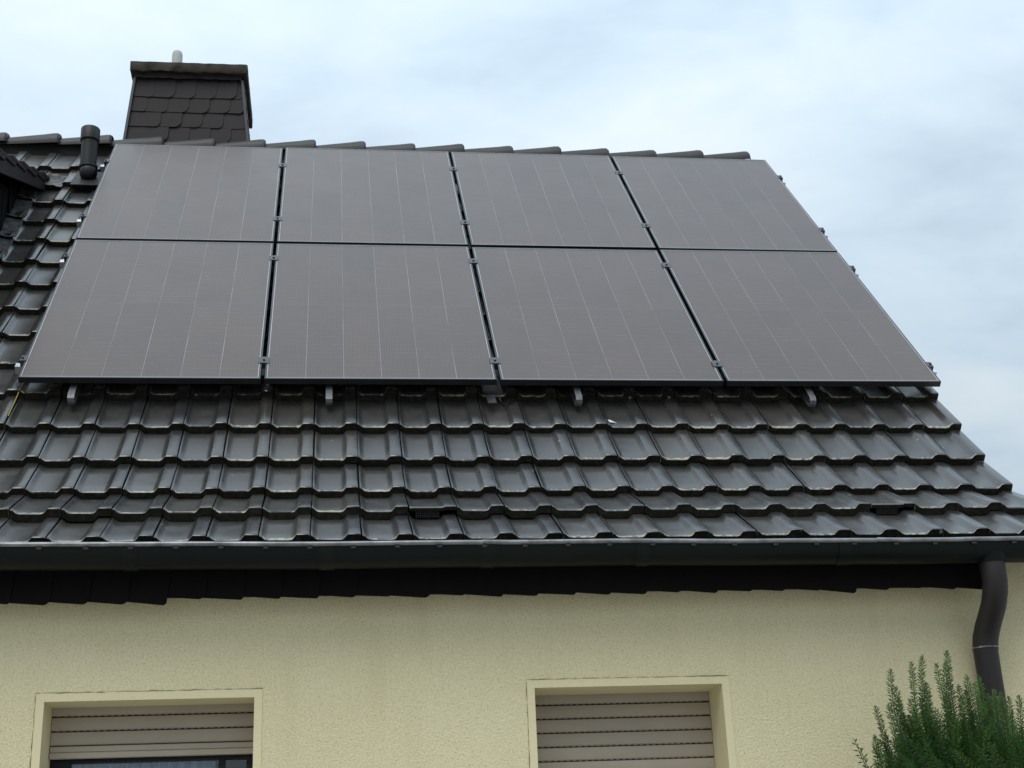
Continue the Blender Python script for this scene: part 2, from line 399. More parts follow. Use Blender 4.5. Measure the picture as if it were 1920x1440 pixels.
# ------------------------------------------------------------------ windows
def shutter_slat_mesh(w, h):
    """one roller-shutter slat: shallow bow with a recessed hinge lip"""
    prof = [(0, .003), (.003, -.001), (h * .3, -.0045), (h * .65, -.0045), (h - .005, -.0008), (h - .003, .003)]
    v = []
    for x in (0, w):
        for z, y in prof: v.append((x, y, z))
    n = len(prof)
    f = [(i, i + n, i + 1 + n, i + 1) for i in range(n - 1)]
    f += [tuple(range(n)), tuple(range(2 * n - 1, n - 1, -1))]
    return pymesh('shutter_slat', v, f, 35)
def window(i):
    x0, x1, z0, z1 = WINS[i]
    ys = (-.628, -.588)[i]        # plane of the shutter
    bm = bmesh.new()               # the plastered reveal ring
    pts = [(x0, z0), (x1, z0), (x1, z1), (x0, z1)]
    for (a, b) in zip(pts, pts[1:] + pts[:1]):
        bm.faces.new([bm.verts.new(p) for p in ((a[0], WY, a[1]), (b[0], WY, b[1]), (b[0], WY + RD, b[1]), (a[0], WY + RD, a[1]))])
    wo = link('window', mesh_from(bm, 'window'), M_SURR, house)
    wo['label'] = ('window with its taupe shutter half raised above dark glass', 'window with its taupe shutter closed all the way down')[i]
    # smooth band round the opening, 3 mm proud
    b = .031
    bm = bmesh.new()
    add_box(bm, x0 - b, x0, WY - .003, WY, z0 - b, z1 + b); add_box(bm, x1, x1 + b, WY - .003, WY, z0 - b, z1 + b)
    add_box(bm, x0, x1, WY - .003, WY, z1, z1 + b); add_box(bm, x0, x1, WY - .003, WY, z0 - b, z0)
    link('plaster_band', mesh_from(bm, 'plaster_band'), M_SURR, wo)
    # fine crack between the band and the rough plaster
    bm = bmesh.new()
    rr = random.Random(5 + i)
    def crack(p, q):
        n = int((Vector(q) - Vector(p)).length / .022); last = None
        for k in range(n + 1):
            t = k / n; c = Vector(p).lerp(Vector(q), t)
            nx, nz = (0, 1) if abs(p[0] - q[0]) > abs(p[1] - q[1]) else (1, 0)
            j = rr.uniform(-.0012, .0012); h = rr.choice((.0003, .0009, .0013, .0018))
            cur = [bm.verts.new((c.x + nx * (j + s * h), WY - .0045, c.y + nz * (j + s * h))) for s in (-1, 1)]
            if last: bm.faces.new((last[0], cur[0], cur[1], last[1]))
            last = cur
    crack((x0 - b - .002, z1 + b + .002), (x1 + b + .002, z1 + b + .002))
    crack((x0 - b - .002, z0 - b), (x0 - b - .002, z1 + b))
    link('plaster_crack', mesh_from(bm, 'plaster_crack'), M_CRACK, wo)
    sh = .0545
    w = x1 - x0 - .004
    sm = shutter_slat_mesh(w, sh)
    dark = box_obj('shutter_backing', M_SHUTDARK, wo, x0 + .001, x1 - .001, ys + .004, ys + .010, (2.30, z0 + .01)[i], z1 + .03)
    zt = (2.457, 2.462)[i]
    nsl = (3, 25)[i]
    z = zt + .0; k = 0
    zz = zt
    link('shutter_slat', sm, M_SHUT, wo, (x0 + .002, ys, zz))
    for k in range(1, nsl):
        zz -= sh + .0024
        o = link('shutter_slat', sm, M_SHUT, wo, (x0 + .002, ys, zz))
    # the little light slots in the hinges
    bm = bmesh.new()
    zq = zt
    for k in range(nsl - 1 if i else 2):
        xx = x0 + .02
        while xx < x1 - .03:
            add_box(bm, xx, xx + .013, ys - .0005, ys + .003, zq - .0022, zq - .0003); xx += .026
        zq -= sh + .0024
    link('hinge_web', mesh_from(bm, 'hinge_web'), M_SHUT, wo)['kind'] = 'stuff'
    if i == 0:
        bm = bmesh.new()
        zb = zz
        add_box(bm, x0 + .002, x1 - .002, ys - .006, ys + .006, zb - .028, zb - .004, bev=.003)
        add_box(bm, x0 + .002, x1 - .002, ys - .012, ys + .010, zb - .052, zb - .0285, bev=.003)
        link('bottom_bar', mesh_from(bm, 'bottom_bar', 30), M_SHUT, wo)
        yf = ys + .03
        bm = bmesh.new()
        add_box(bm, x0, x0 + .075, yf, yf + .06, z0, z1); add_box(bm, x1 - .035, x1, yf, yf + .06, z0, z1)
        add_box(bm, x0 + .075, x1 - .035, yf, yf + .06, 2.279, z1); add_box(bm, x0 + .075, x1 - .035, yf, yf + .06, z0, z0 + .08)
        add_box(bm, x1 - .145, x1 - .120, yf + .005, yf + .05, z0 + .08, 2.279)
        link('window_frame', mesh_from(bm, 'window_frame'), M_WINFRAME, wo)
        box_obj('glass_pane', M_GLASS, wo, x0 + .07, x1 - .145, yf + .025, yf + .031, z0 + .075, 2.283)
        box_obj('glass_pane', M_GLASS, wo, x1 - .120, x1 - .034, yf + .025, yf + .031, z0 + .075, 2.283)
        # the room behind
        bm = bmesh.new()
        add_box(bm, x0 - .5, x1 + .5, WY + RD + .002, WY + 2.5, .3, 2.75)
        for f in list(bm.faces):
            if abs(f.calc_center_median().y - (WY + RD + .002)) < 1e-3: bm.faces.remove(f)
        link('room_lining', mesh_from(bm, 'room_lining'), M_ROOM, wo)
    box_obj('window_sill', M_ALU, wo, x0 - .03, x1 + .03, WY - .04, WY + .2, z0 - .001, z0 + .012)
    return ys
M_CRACK = simple_noise_mat('hairline_crack', (.16, .13, .08), (.24, .20, .12), 40, .9, .1)
y1 = window(0); y2 = window(1)
# lace curtain behind the half open window
v, f = [], []
nx = 60
for k in range(nx + 1):
    x = .40 + .62 * k / nx
    yv = y1 + .11 + .012 * math.sin(k * .9) + .008 * math.sin(k * 2.3)
    v += [(x, yv, 1.1), (x, yv, 2.45)]
for k in range(nx): f.append((2 * k, 2 * k + 2, 2 * k + 3, 2 * k + 1))
cu = link('lace_curtain', pymesh('lace_curtain', v, f, 60), M_CURT)
cu['label'] = 'lace curtain behind the glass of the half shuttered window, blue reflection in its colour'; cu['category'] = 'curtain'

# ------------------------------------------------------------------ roof deck
DK = .055                       # deck lies this far under the tile troughs
LIPS = [(-1.011, 3.069), (-.765, 3.250), (-.508, 3.413)]       # lips of the flared courses (y, z)
TILTS = [R(29), R(26), R(37)]
v_A, GAUGE = -.275, .316
OFF = -.11
p = roof_pt(0, v_A - .300, OFF); LIPS.append((p.y, p.z)); TILTS.append(R(42))
for k in range(13):
    p = roof_pt(0, v_A + GAUGE * k, OFF); LIPS.append((p.y, p.z)); TILTS.append(R(42.4))
front = [(-.985, 3.022), (-.75, 3.184), (-.50, 3.338)]
pr = roof_pt(0, 3.74, OFF - .085)
front.append((pr.y, pr.z))
RYC, RZC = pr.y, pr.z
poly = front + [(2 * RYC + .6, 3.25), (2 * RYC + .6, 3.20), (RYC, RZC - .07), (-.5, 3.29), (-.75, 3.135), (-.96, 2.995)]
bm = bmesh.new(); add_prism(bm, poly, 'x', XL - .1, 4.585)
roof = link('roof', mesh_from(bm, 'roof'), M_DECK, house)

# ------------------------------------------------------------------ tiles
TW = .2015
PROF = [(.0018, .0165), (.006, .0165), (.011, .0135), (.023, .0032), (.034, 0), (.120, 0), (.131, .0028), (.145, .0185), (.151, .0212), (.1935, .0218), (.1978, .0190)]
def tile_mesh(seed, vent=False, width=TW):
    rr = random.Random(seed)
    st = [(0, -.0045), (.004, -.0012), (.012, 0), (.09, 0), (.37, 0)]
    n = len(PROF)
    v, f = [], []
    ph = rr.uniform(0, 6)
    for j, (y, dz) in enumerate(st):
        for i, (x, z) in enumerate(PROF):
            zz = z + dz
            yy = y
            if j < 2: zz += rr.uniform(-.0008, .0008); yy += rr.uniform(-.0010, .0010)
            if vent and j < 3: zz = max(zz, .0165 + dz + (0 if z > .014 else 0))
            if vent and j == 3: zz = zz if z > .012 else z * .5
            v.append((x, yy, zz))
    for j in range(len(st) - 1):
        for i in range(n - 1):
            a = j * n + i
            f.append((a, a + 1, a + 1 + n, a + n))
    # front face and underside
    th = .036 if not vent else .017
    b0 = len(v)
    for i, (x, z) in enumerate(PROF): v.append((x, .002, v[i][2] - th + .003))
    for i in range(n - 1): f.append((i, b0 + i, b0 + i + 1, i + 1))
    b1 = len(v)
    for i, (x, z) in enumerate(PROF): v.append((x, .37, z - .024))
    for i in range(n - 1): f.append((b0 + i, b1 + i, b1 + i + 1, b0 + i + 1))
    # sides
    for i in (0, n - 1):
        ring = [j * n + i for j in range(len(st))]
        s = ring + [b1 + i, b0 + i]
        f.append(tuple(s if i == 0 else s[::-1]))
    me = pymesh('roof_tile', v, f, 38)
    bm = bmesh.new(); bm.from_mesh(me); bmesh.ops.recalc_face_normals(bm, faces=bm.faces); bm.to_mesh(me); bm.free()
    me.set_sharp_from_angle(angle=R(38))
    a = me.attributes.new('tile_co', 'FLOAT_VECTOR', 'POINT')
    a.data.foreach_set('vector', [c for q in me.vertices for c in q.co])
    a = me.attributes.new('tile_front', 'FLOAT', 'FACE')
    a.data.foreach_set('value', [1.0 if q.normal.y < -.8 else 0.0 for q in me.polygons])
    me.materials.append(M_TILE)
    return me
TILES = [tile_mesh(s) for s in range(6)]
VENT = tile_mesh(99, True)
VENT.name = 'vent_tile'
COL0 = 3.009
DORM_X, DORM_Y0 = -.50, .35
# dormer roof plane
DM = roof_pt(-.383, 2.892, OFF)
DS = math.tan(R(23))
def dormer_z(y): return DM.z + .055 + DS * (y - DM.y)
sf_v, sf_f, sf_c, sf_n, sf_r = [], [], [], [], []
rt = random.Random(3)
ntile = 0
def grille(parent, x, y, z, tilt):
    bm = bmesh.new()
    for k in range(12):
        add_box(bm, .03 + k * .0085, .032 + k * .0085, .012, .014, -.030, .006)
    for k in range(5):
        add_box(bm, .028, .128, .0145, .0160, -.028 + k * .007, -.0262 + k * .007)
    o = link('vent_grille', mesh_from(bm, 'vent_grille'), M_GRILLE, parent)
    return o
for r, ((ly, lz), tl) in enumerate(zip(LIPS, TILTS)):
    if r > 15: break
    for k in range(-44, 8):
        x = COL0 + TW * k
        if r >= 4:
            # inside the dormer opening
            if -2.65 < x + TW * .5 < DORM_X - .03 and ly > DORM_Y0 - .2 and lz < dormer_z(ly) + .02: continue
        vis = False
        if r <= 5 and x > -.30 - .05 * r: vis = True
        xlim = .20 - .045 * max(0, r - 3)
        if r > 5 and x < xlim and x > -1.35: vis = True
        if r > 5 and x > 4.35: vis = True
        if r <= 5 and r >= 0 and x > -.75: vis = True
        jx, jz, jr = rt.gauss(0, .0010), rt.gauss(0, .0014), rt.gauss(0, .005)
        jt = rt.gauss(0, .006)
        is_vent = (r == 1 and k in (-6, 4))
        if vis:
            me = VENT if is_vent else TILES[rt.randrange(6)]
            o = bpy.data.objects.new('vent_tile' if is_vent else 'roof_tile', me); col.objects.link(o)
            o.parent = roof
            o.location = (x + jx, ly, lz + jz)
            o.rotation_euler = (tl + jt, 0, jr)
            ntile += 1
            if is_vent:
                o['label'] = 'flat-fronted ventilation tile with a dark opening under its lip'
                gr = grille(roof, 0, 0, 0, 0)
                gr.location = o.location + Vector((0, 0, -.002)); gr.rotation_euler = o.rotation_euler
        else:
            me = TILES[0]
            Mx = Matrix.Translation((x + jx, ly, lz + jz)) @ Matrix.Rotation(tl + jt, 4, 'X')
            b0 = len(sf_v)
            sf_v += [tuple(Mx @ vv.co) for vv in me.vertices]
            sf_f += [tuple(b0 + i for i in pl.vertices) for pl in me.polygons]
            sf_c += [c for vv in me.vertices for c in vv.co]
            sf_n += [1.0 if pl.normal.y < -.8 else 0.0 for pl in me.polygons]
            sf_r += [rt.random()] * len(me.polygons)
fm = pymesh('tile_field', sf_v, sf_f, 38)
fm.attributes.new('tile_co', 'FLOAT_VECTOR', 'POINT').data.foreach_set('vector', sf_c)
fm.attributes.new('tile_front', 'FLOAT', 'FACE').data.foreach_set('value', sf_n)
fm.attributes.new('tile_rnd', 'FLOAT', 'FACE').data.foreach_set('value', sf_r)
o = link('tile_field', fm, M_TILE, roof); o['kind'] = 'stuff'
print('tiles', ntile)

# ------------------------------------------------------------------ ridge tiles
def ridge_mesh(Lg=.405):
    seg = 12; v, f = [], []
    st = [(0, .064), (.05, .066), (.30, .086), (.365, .093), (.392, .093), (.405, .084)]
    for x, rad in st:
        for k in range(seg + 1):
            a = math.pi * (1.12 * k / seg - .06)
            s = rad
            v.append((x, -math.cos(a) * s * 1.15, math.sin(a) * s))
    n = seg + 1
    for j in range(len(st) - 1):
        for k in range(seg): f.append((j * n + k, j * n + k + 1, (j + 1) * n + k + 1, (j + 1) * n + k))
    # inner skin at the open end
    b0 = len(v)
    for k in range(n):
        a = math.pi * (1.12 * k / seg - .06)
        v.append((.404, -math.cos(a) * .068 * 1.15, math.sin(a) * .066))
    j = (len(st) - 1) * n
    for k in range(seg): f.append((j + k, j + k + 1, b0 + k + 1, b0 + k))
    me = pymesh('ridge_tile', v, f, 35); me.materials.append(M_RIDGE)
    return me
RM = ridge_mesh()
RIDGE_Y, RIDGE_Z = roof_pt(0, 3.715, OFF).y + .02, roof_pt(0, 3.715, OFF).z - .037
x = 4.56 - .405
k = 0
while x > -6:
    o = link('ridge_tile', RM, None, roof, (x, RIDGE_Y + rt.gauss(0, .002), RIDGE_Z + rt.gauss(0, .0025)), (rt.gauss(0, .02), rt.gauss(-.030, .007), rt.gauss(0, .006)))
    x -= .3555; k += 1
# mortar-dark ridge lining
box_obj('ridge_lining', M_DECK, roof, -6, 4.53, RIDGE_Y - .055, RIDGE_Y + .055, RIDGE_Z - .10, RIDGE_Z + .03)

# ------------------------------------------------------------------ slate shape shared by chimney, eaves and dormer
def slate_mesh(w, h, th=.006, cut=.35, m=None):
    """slate in the xz plane facing -y, its lower right corner cut in an arc"""
    c = w * cut
    pts = [(0, 0)]
    pts += [(w - c, -.004)]
    for i in range(1, 5):
        a = math.pi / 2 * i / 5
        pts.append((w - c + c * math.sin(a), c * (1 - math.cos(a)) - .004 * (1 - i / 5)))
    pts += [(w, c), (w, h), (0, h)]
    v = [(x, 0, z) for x, z in pts] + [(x, th, z) for x, z in pts]
    n = len(pts)
    f = [tuple(range(n)), tuple(range(2 * n - 1, n - 1, -1))] + [(i, i + n, (i + 1) % n + n, (i + 1) % n) for i in range(n)]
    me = pymesh('slate', v, f)
    me.materials.append(m)
    return me

# ------------------------------------------------------------------ chimney
CY = 2.75
zb, zt = 6.40, 7.585
def cw(z):                       # half-taper: left and right edge at height z
    t = (z - 7.09) / (7.564 - 7.09)
    return (-.009 + .044 * t, .848 - .051 * t)
v = []
for z in (zb, zt):
    a, b = cw(z)
    v += [(a, CY, z), (b, CY, z), (b, 3.40, z), (a, 3.40, z)]
ch = link('chimney', pymesh('chimney', v, [(0, 1, 5, 4), (1, 2, 6, 5), (2, 3, 7, 6), (3, 0, 4, 7), (4, 5, 6, 7)]), M_SLATE, house)
SL_CH = [slate_mesh(.212, .20, .004, .25, M_SLATE2), slate_mesh(.212, .20, .004, .20, M_SLATE2)]
rr = random.Random(11)
zrow = 7.395; row = 0
while zrow > 6.55:
    a, b = cw(zrow)
    x = a - .06 - (row % 3) * .035
    while x < b - .02:
        w = .150
        o = link('slate', SL_CH[rr.randrange(2)], None, ch, (x, CY - .016 + rr.uniform(-.0015, .0015), zrow + rr.uniform(-.003, .003)), (R(-3.2), R(1.2) + rr.uniform(-.012, .012), rr.uniform(-.01, .01) - R(2)))
        s = min(1.0, (b + .002 - x) / .212)
        if s < 1: o.scale = (max(s, .15), 1, 1)
        if x < a: 
            cut = a - x; o.location.x = a; o.scale = ((.212 - cut) / .212, 1, 1)
        x += w
    zrow -= .124; row += 1
# side slates (right flank)
for q in range(8):
    z = 7.40 - .124 * q
    for s in range(5):
        a, b = cw(z)
        o = link('slate', SL_CH[0], None, ch, (b + .013, CY + .005 + s * .125, z), (R(-3), 0, R(90)))
def strip(name, m, parent, pts, w, d):
    bm = bmesh.new()
    va = []
    for p in pts:
        va.append([bm.verts.new((p[0] + dx, p[1] + dy, p[2])) for dx, dy in ((-w / 2, -d / 2), (w / 2, -d / 2), (w / 2, d / 2), (-w / 2, d / 2))])
    for r0, r1 in zip(va, va[1:]):
        for i in range(4): bm.faces.new((r0[i], r0[(i + 1) % 4], r1[(i + 1) % 4], r1[i]))
    bm.faces.new(va[0]); bm.faces.new(va[-1][::-1])
    return link(name, mesh_from(bm, name), m, parent)
for s in (0, 1):
    e0, e1 = cw(6.6)[s], cw(7.53)[s]
    dx = (-.006, .006)[s]
    strip('corner_trim', M_TRIM, ch, [(e0 + dx, CY - .004, 6.6), (e1 + dx, CY - .004, 7.55)], .018, .05)
# crumpled lead collar under the cap
v, f = [], []
rr = random.Random(2)
a, b = cw(7.56)
for k in range(25):
    x = a - .004 + (b - a + .008) * k / 24
    v += [(x, CY - .034 + rr.uniform(-.003, .003), 7.545 + rr.uniform(-.006, .005)), (x, CY - .040 + rr.uniform(-.004, .004), 7.583), (x, CY - .012, 7.590)]
for k in range(24):
    for j in (0, 1): f.append((3 * k + j, 3 * k + 3 + j, 3 * k + 4 + j, 3 * k + 1 + j))
link('collar', pymesh('collar', v, f, 60), M_SLATE2, ch)
# cap slab with a rough weathered edge
bm = bmesh.new()
add_box(bm, -.006, .846, 2.675, 3.46, 7.578, 7.660)
bmesh.ops.bevel(bm, geom=list(bm.edges), offset=.006, segments=1, affect='EDGES')
bmesh.ops.subdivide_edges(bm, edges=[e for e in bm.edges if e.calc_length() > .3], cuts=18, use_grid_fill=True)
for vv in bm.verts:
    if vv.co.z < 7.60: vv.co.z += rr.uniform(-.004, .005)
    vv.co += Vector((rr.uniform(-.0015, .0015), rr.uniform(-.003, .003), rr.uniform(-.002, .002)))
link('chimney_cap', mesh_from(bm, 'chimney_cap', 50), M_CAP, ch)
bm = bmesh.new()
add_tube(bm, [(.285, 3.05, 7.60), (.285, 3.05, 7.965), (.285, 3.05, 7.99), (.285, 3.05, 8.0)], [.040, .040, .034, .022], 16)
link('flue_pipe', mesh_from(bm, 'flue_pipe', 40), M_FLUE, ch)

# ------------------------------------------------------------------ vent pipe on the roof
vx, vy = -.125, 2.0
bm = bmesh.new()
add_tube(bm, [(vx, vy, 6.38), (vx, vy, 6.60)], .052, 18)
vp = link('vent_pipe', mesh_from(bm, 'vent_pipe', 40), M_BLACKPL, roof)
bm = bmesh.new()
add_tube(bm, [(vx, vy, 6.575), (vx, vy, 6.58), (vx, vy, 6.665), (vx, vy, 6.672)], [.054, .0625, .0625, .058], 20)
link('pipe_collar', mesh_from(bm, 'pipe_collar', 40), M_BLACKPL, vp)
bm = bmesh.new()
bmesh.ops.create_uvsphere(bm, u_segments=20, v_segments=12, radius=.058)
for vv in bm.verts: vv.co.z *= 1.12
bmesh.ops.translate(bm, verts=bm.verts, vec=(vx + .005, vy, 6.345))
add_tube(bm, [(vx + .003, vy, 6.375), (vx + .003, vy, 6.392)], .0605, 20)
link('pipe_elbow', mesh_from(bm, 'pipe_elbow', 50), M_BLACKPL, vp)
bm = bmesh.new()
pc = Vector((vx + .01, vy + .04, 6.30))
add_box(bm, -.10, .10, -.16, .16, -.006, .006, bev=.003, M=Matrix.Translation(roof_pt(vx + .01, 2.97, OFF + .014)) @ Matrix.Rotation(R(44), 4, 'X'))
link('pipe_base', mesh_from(bm, 'pipe_base'), M_BLACKPL, vp)

# ------------------------------------------------------------------ shed dormer at the left
dx0, dx1 = -2.6, DORM_X
def roofz(y): return Z0 + math.tan(PITCH) * y + (OFF - .02) / CP
yf = .42
poly = [(yf, roofz(yf) - .1), (yf, dormer_z(yf) - .10), (DM.y, DM.z - .10), (DM.y + .02, roofz(DM.y + .02) - .1)]
bm = bmesh.new(); add_prism(bm, poly, 'x', dx0, dx1)
dm = link('dormer', mesh_from(bm, 'dormer'), M_SLATE, house)
# sloping roof board and verge fascia
bm = bmesh.new()
poly = [(.22, dormer_z(.22) - .02), (DM.y + .06, DM.z + .06), (DM.y + .06, DM.z - .0), (.22, dormer_z(.22) - .065)]
add_prism(bm, poly, 'x', dx0 - .1, -.395)
link('dormer_roof', mesh_from(bm, 'dormer_roof'), M_SLATE, dm)
bm = bmesh.new()
poly = [(.22, dormer_z(.22) - .022), (DM.y - .02, DM.z + .02), (DM.y - .02, DM.z - .06), (.22, dormer_z(.22) - .135)]
add_prism(bm, poly, 'x', -.3945, -.375)
link('verge_fascia', mesh_from(bm, 'verge_fascia'), M_SLATE2, dm)
# stepped slates along the verge and over the dormer roof
bm = bmesh.new(); add_box(bm, -.30, 0, 0, .38, 0, .026, bev=.003); dsl = mesh_from(bm, 'roof_slate'); dsl.materials.append(M_SLATE2)
nr = 0
y = .20
while y < DM.y - .03:
    for c in range(7):
        link('roof_slate', dsl, None, dm, (-.362 - c * .302, y, dormer_z(y) - .012), (R(23 - 5), 0, rr.uniform(-.012, .012)))
    y += .27; nr += 1
# cheek slates
chs = slate_mesh(.115, .30, .006, .30, M_SLATE)
chs2 = slate_mesh(.115, .30, .006, .24, M_SLATE)
for q in range(7):
    zq = 6.03 - q * .23
    for s in range(14):
        yy = 0.42 + s * .098 + (q % 2) * .04
        if zq + .26 > dormer_z(yy) - .03 or zq + .15 < roofz(yy + .06): continue
        link('slate', (chs, chs2)[s % 2], None, dm, (DORM_X + .014, yy, zq + rr.uniform(-.004, .004)), (R(-2.5), rr.uniform(-.02, .02), R(90) + R(3)))
# rumpled lead flashing along cheek and at the verge end
def lead_patch(parent, u0, u1, v0, v1, off, amp, seed, nu=6, nv=12, low=0):
    rq = random.Random(seed); v, f = [], []
    for j in range(nv + 1):
        for i in range(nu + 1):
            s, t = i / nu, j / nv
            lift = .02 * (1 - s) ** 2 + low * max(0, 1 - t * 4)
            pnt = roof_pt(u0 + (u1 - u0) * s + rq.uniform(-.006, .006), v0 + (v1 - v0) * t, off + lift + rq.uniform(-amp, amp) + .006 * math.sin(t * 40))
            v.append(tuple(pnt))
    for j in range(nv):
        for i in range(nu):
            a = j * (nu + 1) + i; f.append((a, a + 1, a + nu + 2, a + nu + 1))
    return link('lead_flashing', pymesh('lead_flashing', v, f, 60), M_LEAD, parent)
lead_patch(dm, -.385, -.27, 2.84, 3.03, OFF + .006, .006, 4)
for q in range(4):
    v0 = 1.62 + q * .316
    lead_patch(dm, -.505, -.40, v0 - .012, v0 + .305, OFF + .004, .002, 10 + q, 4, 12, .022)

# ------------------------------------------------------------------ eaves: fascia slates, gutter, downpipe
FY = -.895
eb = box_obj('eaves_board', M_TRIMWOOD, house, XL, 4.195, FY, WY - .003, 2.885, 3.03)
esl = [slate_mesh(.172, .19, .006, .10, M_SLATE), slate_mesh(.172, .19, .006, .07, M_SLATE), slate_mesh(.172, .19, .006, .14, M_SLATE)]
x = 4.21 - .148; k = 0
rr = random.Random(21)
while x > -6:
    t = rr.gauss(.055, .018)
    if abs(x - .73) < .08: t = .095
    o = link('slate', esl[rr.randrange(3)], None, eb, (x, FY - .013, 2.866 + rr.uniform(-.004, .004) + (-.008 if x < .75 else 0)), (R(-2), t, R(-2.2)))
    if x + .172 > 4.21: o.scale.x = (4.21 - x) / .172
    x -= .1475; k += 1

# half-round gutter
GY, GZ, GR = -1.030, 3.022, .074
XG0, XG1 = -6.1, 4.72
def gutter_section(r, x0, x1, wave=0):
    seg = 20; v, f = [], []
    nx = max(2, int((x1 - x0) / .12) if wave else 2)
    for j in range(nx):
        x = x0 + (x1 - x0) * j / (nx - 1)
        dz = (.0016 * math.sin(x * 3.1) + .0011 * math.sin(x * 7.7)) * wave - .0035 * (x - 2) * wave
        for k in range(seg + 1):
            a = math.pi * k / seg
            v.append((x, GY - r * math.cos(a), GZ + dz - r * 1.06 * math.sin(a)))
    n = seg + 1
    for j in range(nx - 1):
        for k in range(seg): f.append((j * n + k, j * n + k + 1, (j + 1) * n + k + 1, (j + 1) * n + k))
    return v, f
v, f = gutter_section(GR, XG0, XG1, 1)
v2, f2 = gutter_section(GR - .002, XG0, XG1, 1)
b0 = len(v); v += v2; f += [tuple(b0 + i for i in q[::-1]) for q in f2]
gt = link('gutter', pymesh('gutter', v, f, 40), M_GUTTER, house)
def gz(x): return GZ + (.0016 * math.sin(x * 3.1) + .0011 * math.sin(x * 7.7)) - .0035 * (x - 2)
# rolled bead in lengths with small steps between them
cuts = [XG0, .641, 2.068, 3.681, XG1]
for a, b in zip(cuts, cuts[1:]):
    bm = bmesh.new()
    n = max(3, int((b - a) / .1)); st = rr.uniform(-.0012, .0012)
    add_tube(bm, [(a + (b - a) * i / n, GY - GR - .004, gz(a + (b - a) * i / n) + .003 + st + (.0022 if i == 0 else 0) + rr.uniform(-.0004, .0004)) for i in range(n + 1)], .0095, 10)
    link('gutter_bead', mesh_from(bm, 'gutter_bead', 60), M_BEAD, gt)
# sleeves over the joints
for x in (.715, 1.46, 2.09, 2.712, 3.55):
    v, f = gutter_section(GR + .0035, x - .028, x + .028)
    v = [(a, b, c + gz(x) - GZ) for a, b, c in v]
    link('gutter_sleeve', pymesh('gutter_sleeve', v, f, 40), M_SLEEVE, gt)
# bracket noses gripping the bead
bm = bmesh.new()
add_box(bm, -.011, .011, -.008, .008, -.021, -.009, bev=.003)
add_box(bm, -.009, .009, .008, .013, -.030, -.010)
clipm = mesh_from(bm, 'gutter_bracket'); clipm.materials.append(M_PIPE)
x = 4.60
while x > -6:
    link('gutter_bracket', clipm, None, gt, (x + rr.uniform(-.006, .006), GY - GR - .003, gz(x) + .002), (0, 0, rr.uniform(-.05, .05)))
    x -= .1685
# eaves drip sheet between tiles and gutter
bm = bmesh.new()
add_prism(bm, [(-.99, 3.016), (-.86, 3.095), (-.86, 3.092), (-.99, 3.013)], 'x', XG0, 4.6)
link('drip_sheet', mesh_from(bm, 'drip_sheet'), M_GUTTER, gt)

# downpipe with swan neck
px = 4.197
path = [(px, -1.030, 2.965), (px, -1.030, 2.90), (px + .002, -1.026, 2.86), (px + .004, -1.010, 2.82), (px + .005, -.978, 2.775),
        (px + .001, -.936, 2.728), (px - .004, -.905, 2.690), (px - .010, -.885, 2.65), (px - .012, -.875, 2.612)]
bm = bmesh.new(); add_tube(bm, path, [.052, .052, .0515, .051, .051, .051, .0515, .052, .052], 22)
dp = link('downpipe', mesh_from(bm, 'downpipe', 50), M_PIPE, house)
bm = bmesh.new(); add_tube(bm, [(px - .012, -.875, 2.6125), (px - .012, -.873, 2.59), (px - .012, -.870, .05)], [.0525, .050, .050], 22)
link('lower_pipe', mesh_from(bm, 'lower_pipe', 50), M_PIPE, dp)
v, f = [], []
for k in range(45):
    a = 2 * math.pi * k / 44
    h0, h1 = 2.608 + rr.uniform(-.002, .001), 2.6125 + rr.uniform(-.001, .002)
    v += [(px - .012 + .0532 * math.cos(a), -.875 + .0532 * math.sin(a), h0), (px - .012 + .0536 * math.cos(a), -.875 + .0536 * math.sin(a), h1)]
for k in range(44): f.append((2 * k, 2 * k + 2, 2 * k + 3, 2 * k + 1))
link('solder_seam', pymesh('solder_seam', v, f, 60), M_SOLDER, dp)
bm = bmesh.new(); add_tube(bm, [(px, GY, 2.975), (px, GY, 2.935)], [.066, .056], 22, caps=False)
link('gutter_outlet', mesh_from(bm, 'gutter_outlet', 50), M_GUTTER, dp)
bm = bmesh.new(); add_box(bm, px - .012, px + .012, -.83, WY + .002, 1.2, 1.22); add_tube(bm, [(px, -.87, 1.195), (px, -.87, 1.225)], .053, 22)
link('pipe_clip', mesh_from(bm, 'pipe_clip', 50), M_PIPE, dp)

# ------------------------------------------------------------------ solar panels
PW, PH, PG = 1.134, 1.693, .020
PGV = .030                      # gap between the two rows
panel_labels = {
 (0, 1): 'black solar panel at the upper left, next to the black vent pipe',
 (1, 1): 'black solar panel second from the left in the upper row, just right of the chimney',
 (2, 1): 'black solar panel second from the right in the upper row below the ridge',
 (3, 1): 'black solar panel at the upper right corner of the array by the ridge end',
 (0, 0): 'black solar panel at the lower left corner of the array, nearest the dormer side',
 (1, 0): 'black solar panel second from the left in the lower row, above the shuttered gap',
 (2, 0): 'black solar panel second from the right in the lower row',
 (3, 0): 'black solar panel at the lower right corner overhanging the roof edge',
}
panel_labels[(1, 0)] = 'black solar panel second from the left in the lower row'
FW = .010
bm = bmesh.new()
add_box(bm, 0, FW, 0, PH, -.030, .0015, bev=.001); add_box(bm, PW - FW, PW, 0, PH, -.030, .0015, bev=.001)
add_box(bm, FW, PW - FW, 0, FW, -.030, .0015, bev=.001); add_box(bm, FW, PW - FW, PH - FW, PH, -.030, .0015, bev=.001)
FRAME = mesh_from(bm, 'frame'); FRAME.materials.append(M_FRAME)
bm = bmesh.new(); add_box(bm, FW + .0005, PW - FW - .0005, FW + .0005, PH - FW - .0005, -.006, -.0011)
